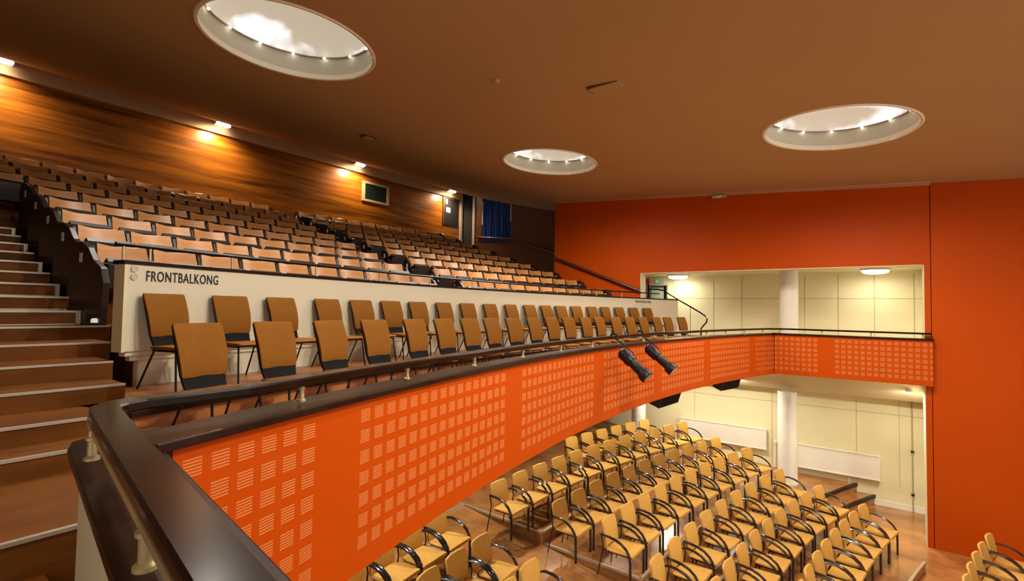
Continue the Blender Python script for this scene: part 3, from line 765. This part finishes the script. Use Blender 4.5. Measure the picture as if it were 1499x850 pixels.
# ------------------------------------------------------------------ right gallery fittings
def column(lab, x, y, r, z0, z1):
    t = thing('column', lab, 'column', (x, y, z0), 0, 'white round columns')
    MB().lathe([(r, 0), (r, z1-z0)], (x, y, z0), 32).build('shaft', M_white, t, world=True, smooth=True)
    MB().lathe([(r+.015, 0), (r+.015, .05), (r, .055)], (x, y, z0), 32).build('base_ring', M_cream, t, world=True, smooth=True)
column('white round column standing on the side platform under the gallery', 14.0, 1.79, .215, -4.18, -1.93)
column('white round column in the upper gallery opening', 14.0, 1.75, .205, -1.22, 1.075)
column('white round column at the back of the hall behind the armchairs', 14.0, 5.64, .20, -3.80, -1.93)
for i, (x, y, lab) in enumerate(((14.6, 4.70, 'round glowing ceiling lamp over the gallery door'), (14.32, .01, 'round glowing ceiling lamp at the right end of the gallery'))):
    t = thing('ceiling_lamp', lab, 'lamp', (x, y, 1.0), 0, 'round gallery ceiling lamps')
    MB().lathe([(.30, .075), (.30, .035), (.27, .03)], (x, y, 1.0), 28).build('base', M_white, t, world=True, smooth=True)
    MB().lathe([(.26, .035), (.255, .0), (.20, -.028), (.10, -.04), (.01, -.042)], (x, y, 1.0), 28).build('diffuser', M_lamp, t, world=True, smooth=True)
    lamp_area('gallery_light', (x, y, .93), .5, RECESS_W, (1, .95, .76), t)
# small lamps added under the gallery soffit to brighten the cream wall
for i, (x, y) in enumerate(((13.3, -.55), (13.6, 2.9), (13.6, 4.6))):
    t = thing('downlight', 'added fill downlight in the soffit under the right gallery', 'lamp', (x, y, -1.75), 0, 'added downlights under the gallery')
    MB().lathe([(.07, .12), (.07, 0), (.055, 0), (.055, .02)], (x, y, -1.40-.365*(x-12.85)-.03), 16).build('ring', M_white, t, world=True)
    lamp_area('downlight_lamp', (x, y, -1.40-.365*(x-12.85)-.04), .10, UNDER_W, (1, .95, .78), t)
# downlights under the balcony
for i in range(7):
    p = A(-4.5+1.5*i, 23.9, -1.40)
    t = thing('downlight', 'recessed downlight under the balcony above the rear armchairs', 'lamp', p, 0, 'downlights under the balcony')
    MB().lathe([(.08, .01), (.08, -.02), (.06, -.02), (.06, .01)], p, 16).build('ring', M_white, t, world=True)
    down_spot('downlight_lamp', p+Vector((0, 0, -.03)), HALL_W, 150, .9, t)
# radiators
def radiator(lab, y0, y1, z0, z1):
    t = thing('radiator', lab, 'radiator', (15.0, (y0+y1)/2, z0), 0, 'long white wall radiators')
    MB().box(14.97, y0, z0, 15.06, y1, z1).build('panel', M_white, t, world=True, bevel=.012)
    MB().box(14.955, y0, z0, 14.975, y1, z0+.03).box(14.955, y0, z1-.03, 14.975, y1, z1).build('lip', M_white, t, world=True, bevel=.004)
    for y in (y0+.25, y1-.25): MB().box(15.03, y-.02, z0-.05, 15.098, y+.02, z0+.2).build('bracket', M_white, t, world=True)
    MB().tube([(15.03, y0+.62, z0+.02), (15.03, y0+.62, z0-.22)], .012, 8).build('pipe', M_white, t, world=True, smooth=True)
radiator('long white radiator on the cream wall left of the lower column', 2.42, 4.75, -3.70, -3.15)
radiator('long white radiator on the cream wall right of the lower column', -.05, 2.05, -4.0, -3.40)
t = thing('wall_pipe', 'thin vertical pipe on the cream wall beside the orange pier', 'pipe', (15.05, -.64, -4.5))
MB().tube([(15.06, -.66, -4.58), (15.06, -.66, -2.0)], .016, 8).build('tube', mat('pipe_paint', (.42, .38, .22), .5), t, world=True, smooth=True)
for z in (-3.2, -4.2): MB().box(15.03, -.69, z-.02, 15.1, -.63, z+.02).build('clip', M_black, t, world=True)
t = thing('pipe_riser', 'short white pipe and valve beside the left radiator', 'pipe', (15.03, 2.22, -4.1))
MB().tube([(15.04, 2.22, -4.12), (15.04, 2.22, -3.45)], .02, 8).build('tube', M_white, t, world=True, smooth=True)
MB().lathe([(.035, 0), (.035, .06), (.02, .07)], (15.04, 2.22, -3.5), 12).build('valve', M_white, t, world=True, smooth=True)
# door, exit sign and red box at the far end of the gallery
dr = thing('gallery_door', 'dark green framed door at the left end of the gallery wall', 'door', (15.1, 5.45, -1.22))
MB().box(15.02, 5.18, -1.22, 15.1, 5.24, .80).box(15.02, 5.68, -1.22, 15.1, 5.76, .80).box(15.02, 5.18, .74, 15.1, 5.76, .80).build('frame', M_green, dr, world=True)
MB().box(15.06, 5.24, -1.22, 15.1, 5.68, .74).build('leaf', mat('door_leaf_pale', (.50, .58, .46), .5), dr, world=True)
MB().tube([(15.04, 5.30, -.25), (15.04, 5.38, -.25)], .012, 8).build('handle', M_silver, dr, world=True)
es = thing('exit_sign', 'small pale green exit sign above the gallery door', 'sign', (15.08, 5.40, .86))
MB().box(15.05, 5.27, .86, 15.1, 5.56, 1.0).build('box', mat('sign_face', (.72, .76, .62), .5), es, world=True)
MB().box(15.044, 5.46, .88, 15.05, 5.53, .98).build('pictogram', M_exit, es, world=True)
rb = thing('alarm_box', 'small red alarm box high on the gallery wall', 'alarm', (15.05, 5.78, .84))
MB().box(15.02, 5.74, .84, 15.1, 5.84, 1.02).build('case', M_red, rb, world=True, bevel=.01)
MB().lathe([(.03, 0), (.03, .02), (.01, .03)], (15.03, 5.79, .80), 10).build('sounder', M_red, rb, world=True)
# stair handrail at the end of the parapet
sr = thing('stair_rail', 'thin black stair railing with curled end beyond the parapet', 'railing', (14.2, 4.5, -1.2))
pth = [(14.2, 5.45, .645), (14.2, 5.15, .635), (14.2, 4.98, .60), (14.2, 4.5, .30), (14.2, 3.95, -.02), (14.2, 3.82, -.11), (14.2, 3.765, -.20), (14.2, 3.78, -.29), (14.2, 3.86, -.38), (14.2, 3.92, -.46), (14.2, 3.93, -.72)]
MB().tube(pth, .022, 8).build('rail', M_black, sr, world=True, smooth=True)
MB().box(14.17, 4.90, -1.2, 14.23, 4.97, .74).build('newel', M_black, sr, world=True)
MB().box(14.17, 5.40, -.5, 14.23, 5.46, .78).build('newel', M_black, sr, world=True)
for y, z in ((4.62, .36), (4.22, .12)): MB().tube([(14.2, y, -.9), (14.2, y, z)], .008, 6).build('baluster', M_black, sr, world=True)
MB().box(13.6, 5.0, .26, 14.2, 5.03, .30).build('cross_bar', M_black, sr, world=True)

# ------------------------------------------------------------------ profile spotlights on the balcony rail
def spot(lab, top, tip):
    top, tip = Vector(top), Vector(tip); d = (tip-top).normalized()
    t = thing('stage_spotlight', lab, 'spotlight', top+Vector((0, 0, -.1)), 0, 'spotlights on the balcony rail')
    s0 = top+Vector((0, 0, -.0))
    def along(f): return s0+(tip-top)*f
    MB().tube([along(.0), along(.06), along(.10), along(.42), along(.43)], [.04, .070, .078, .078, .062], 16).build('lamp_house', M_black, t, world=True, smooth=True)
    MB().tube([along(.42), along(.80), along(.82)], [.060, .064, .070], 16).build('barrel', M_black, t, world=True, smooth=True)
    MB().tube([along(.80), along(.84), along(.99), along(1.0)], [.074, .086, .090, .084], 16).build('lens_tube', M_black, t, world=True, smooth=True)
    MB().tube([along(.995), along(1.003)], [.060, .060], 16).build('lens', M_silver, t, world=True)
    side = d.cross(Vector((0, 0, 1))).normalized(); pv = along(.38)
    hk = top+Vector((0, .06, .16))
    MB().tube([pv+side*.085, pv+side*.085+Vector((0, 0, .10)), hk, pv-side*.085+Vector((0, 0, .10)), pv-side*.085], .008, 6).build('yoke', M_black, t, world=True)
    MB().tube([hk+Vector((0, 0, -.03)), hk+Vector((0, .0, .05)), hk+Vector((0, .05, .07)), hk+Vector((0, .08, .03))], .014, 8).build('clamp', M_black, t, world=True)
    for f in (.5, .66): MB().tube([along(f)+Vector((0, 0, .05)), along(f)+Vector((0, 0, .085))], .009, 6).build('knob', M_black, t, world=True)
spot('black stage spotlight hanging on the balcony rail, the left of two', (6.07, 2.70, -.53), (6.07, 2.33, -.845))
spot('black stage spotlight hanging on the balcony rail, the right of two', (6.98, 2.70, -.52), (7.00, 2.31, -.84))

# ------------------------------------------------------------------ loudspeakers under the balcony edge
for s0_, lab in ((1.85, 'dark wedge loudspeaker hanging under the balcony front, the left of two'), (4.55, 'dark wedge loudspeaker hanging under the balcony front, the right of two')):
    p = A(s0_, 21.46, -1.401); rz = -s0_/21.42
    t = thing('loudspeaker', lab, 'loudspeaker', p, rz, 'loudspeakers under the balcony front')
    mb = MB().loft([[(x, -.10, 0), (x, .18, 0), (x, .15, -.17), (x, -.03, -.235)] for x in (-.40, .40)]); mb.build('cabinet', mat('speaker_grey', (.035, .03, .022), .6), t, bevel=.008)
    MB().loft([[(x, -.107, -.014), (x, -.040, -.222), (x, -.034, -.220), (x, -.10, -.014)] for x in (-.37, .37)]).build('grille', M_blackfab, t)
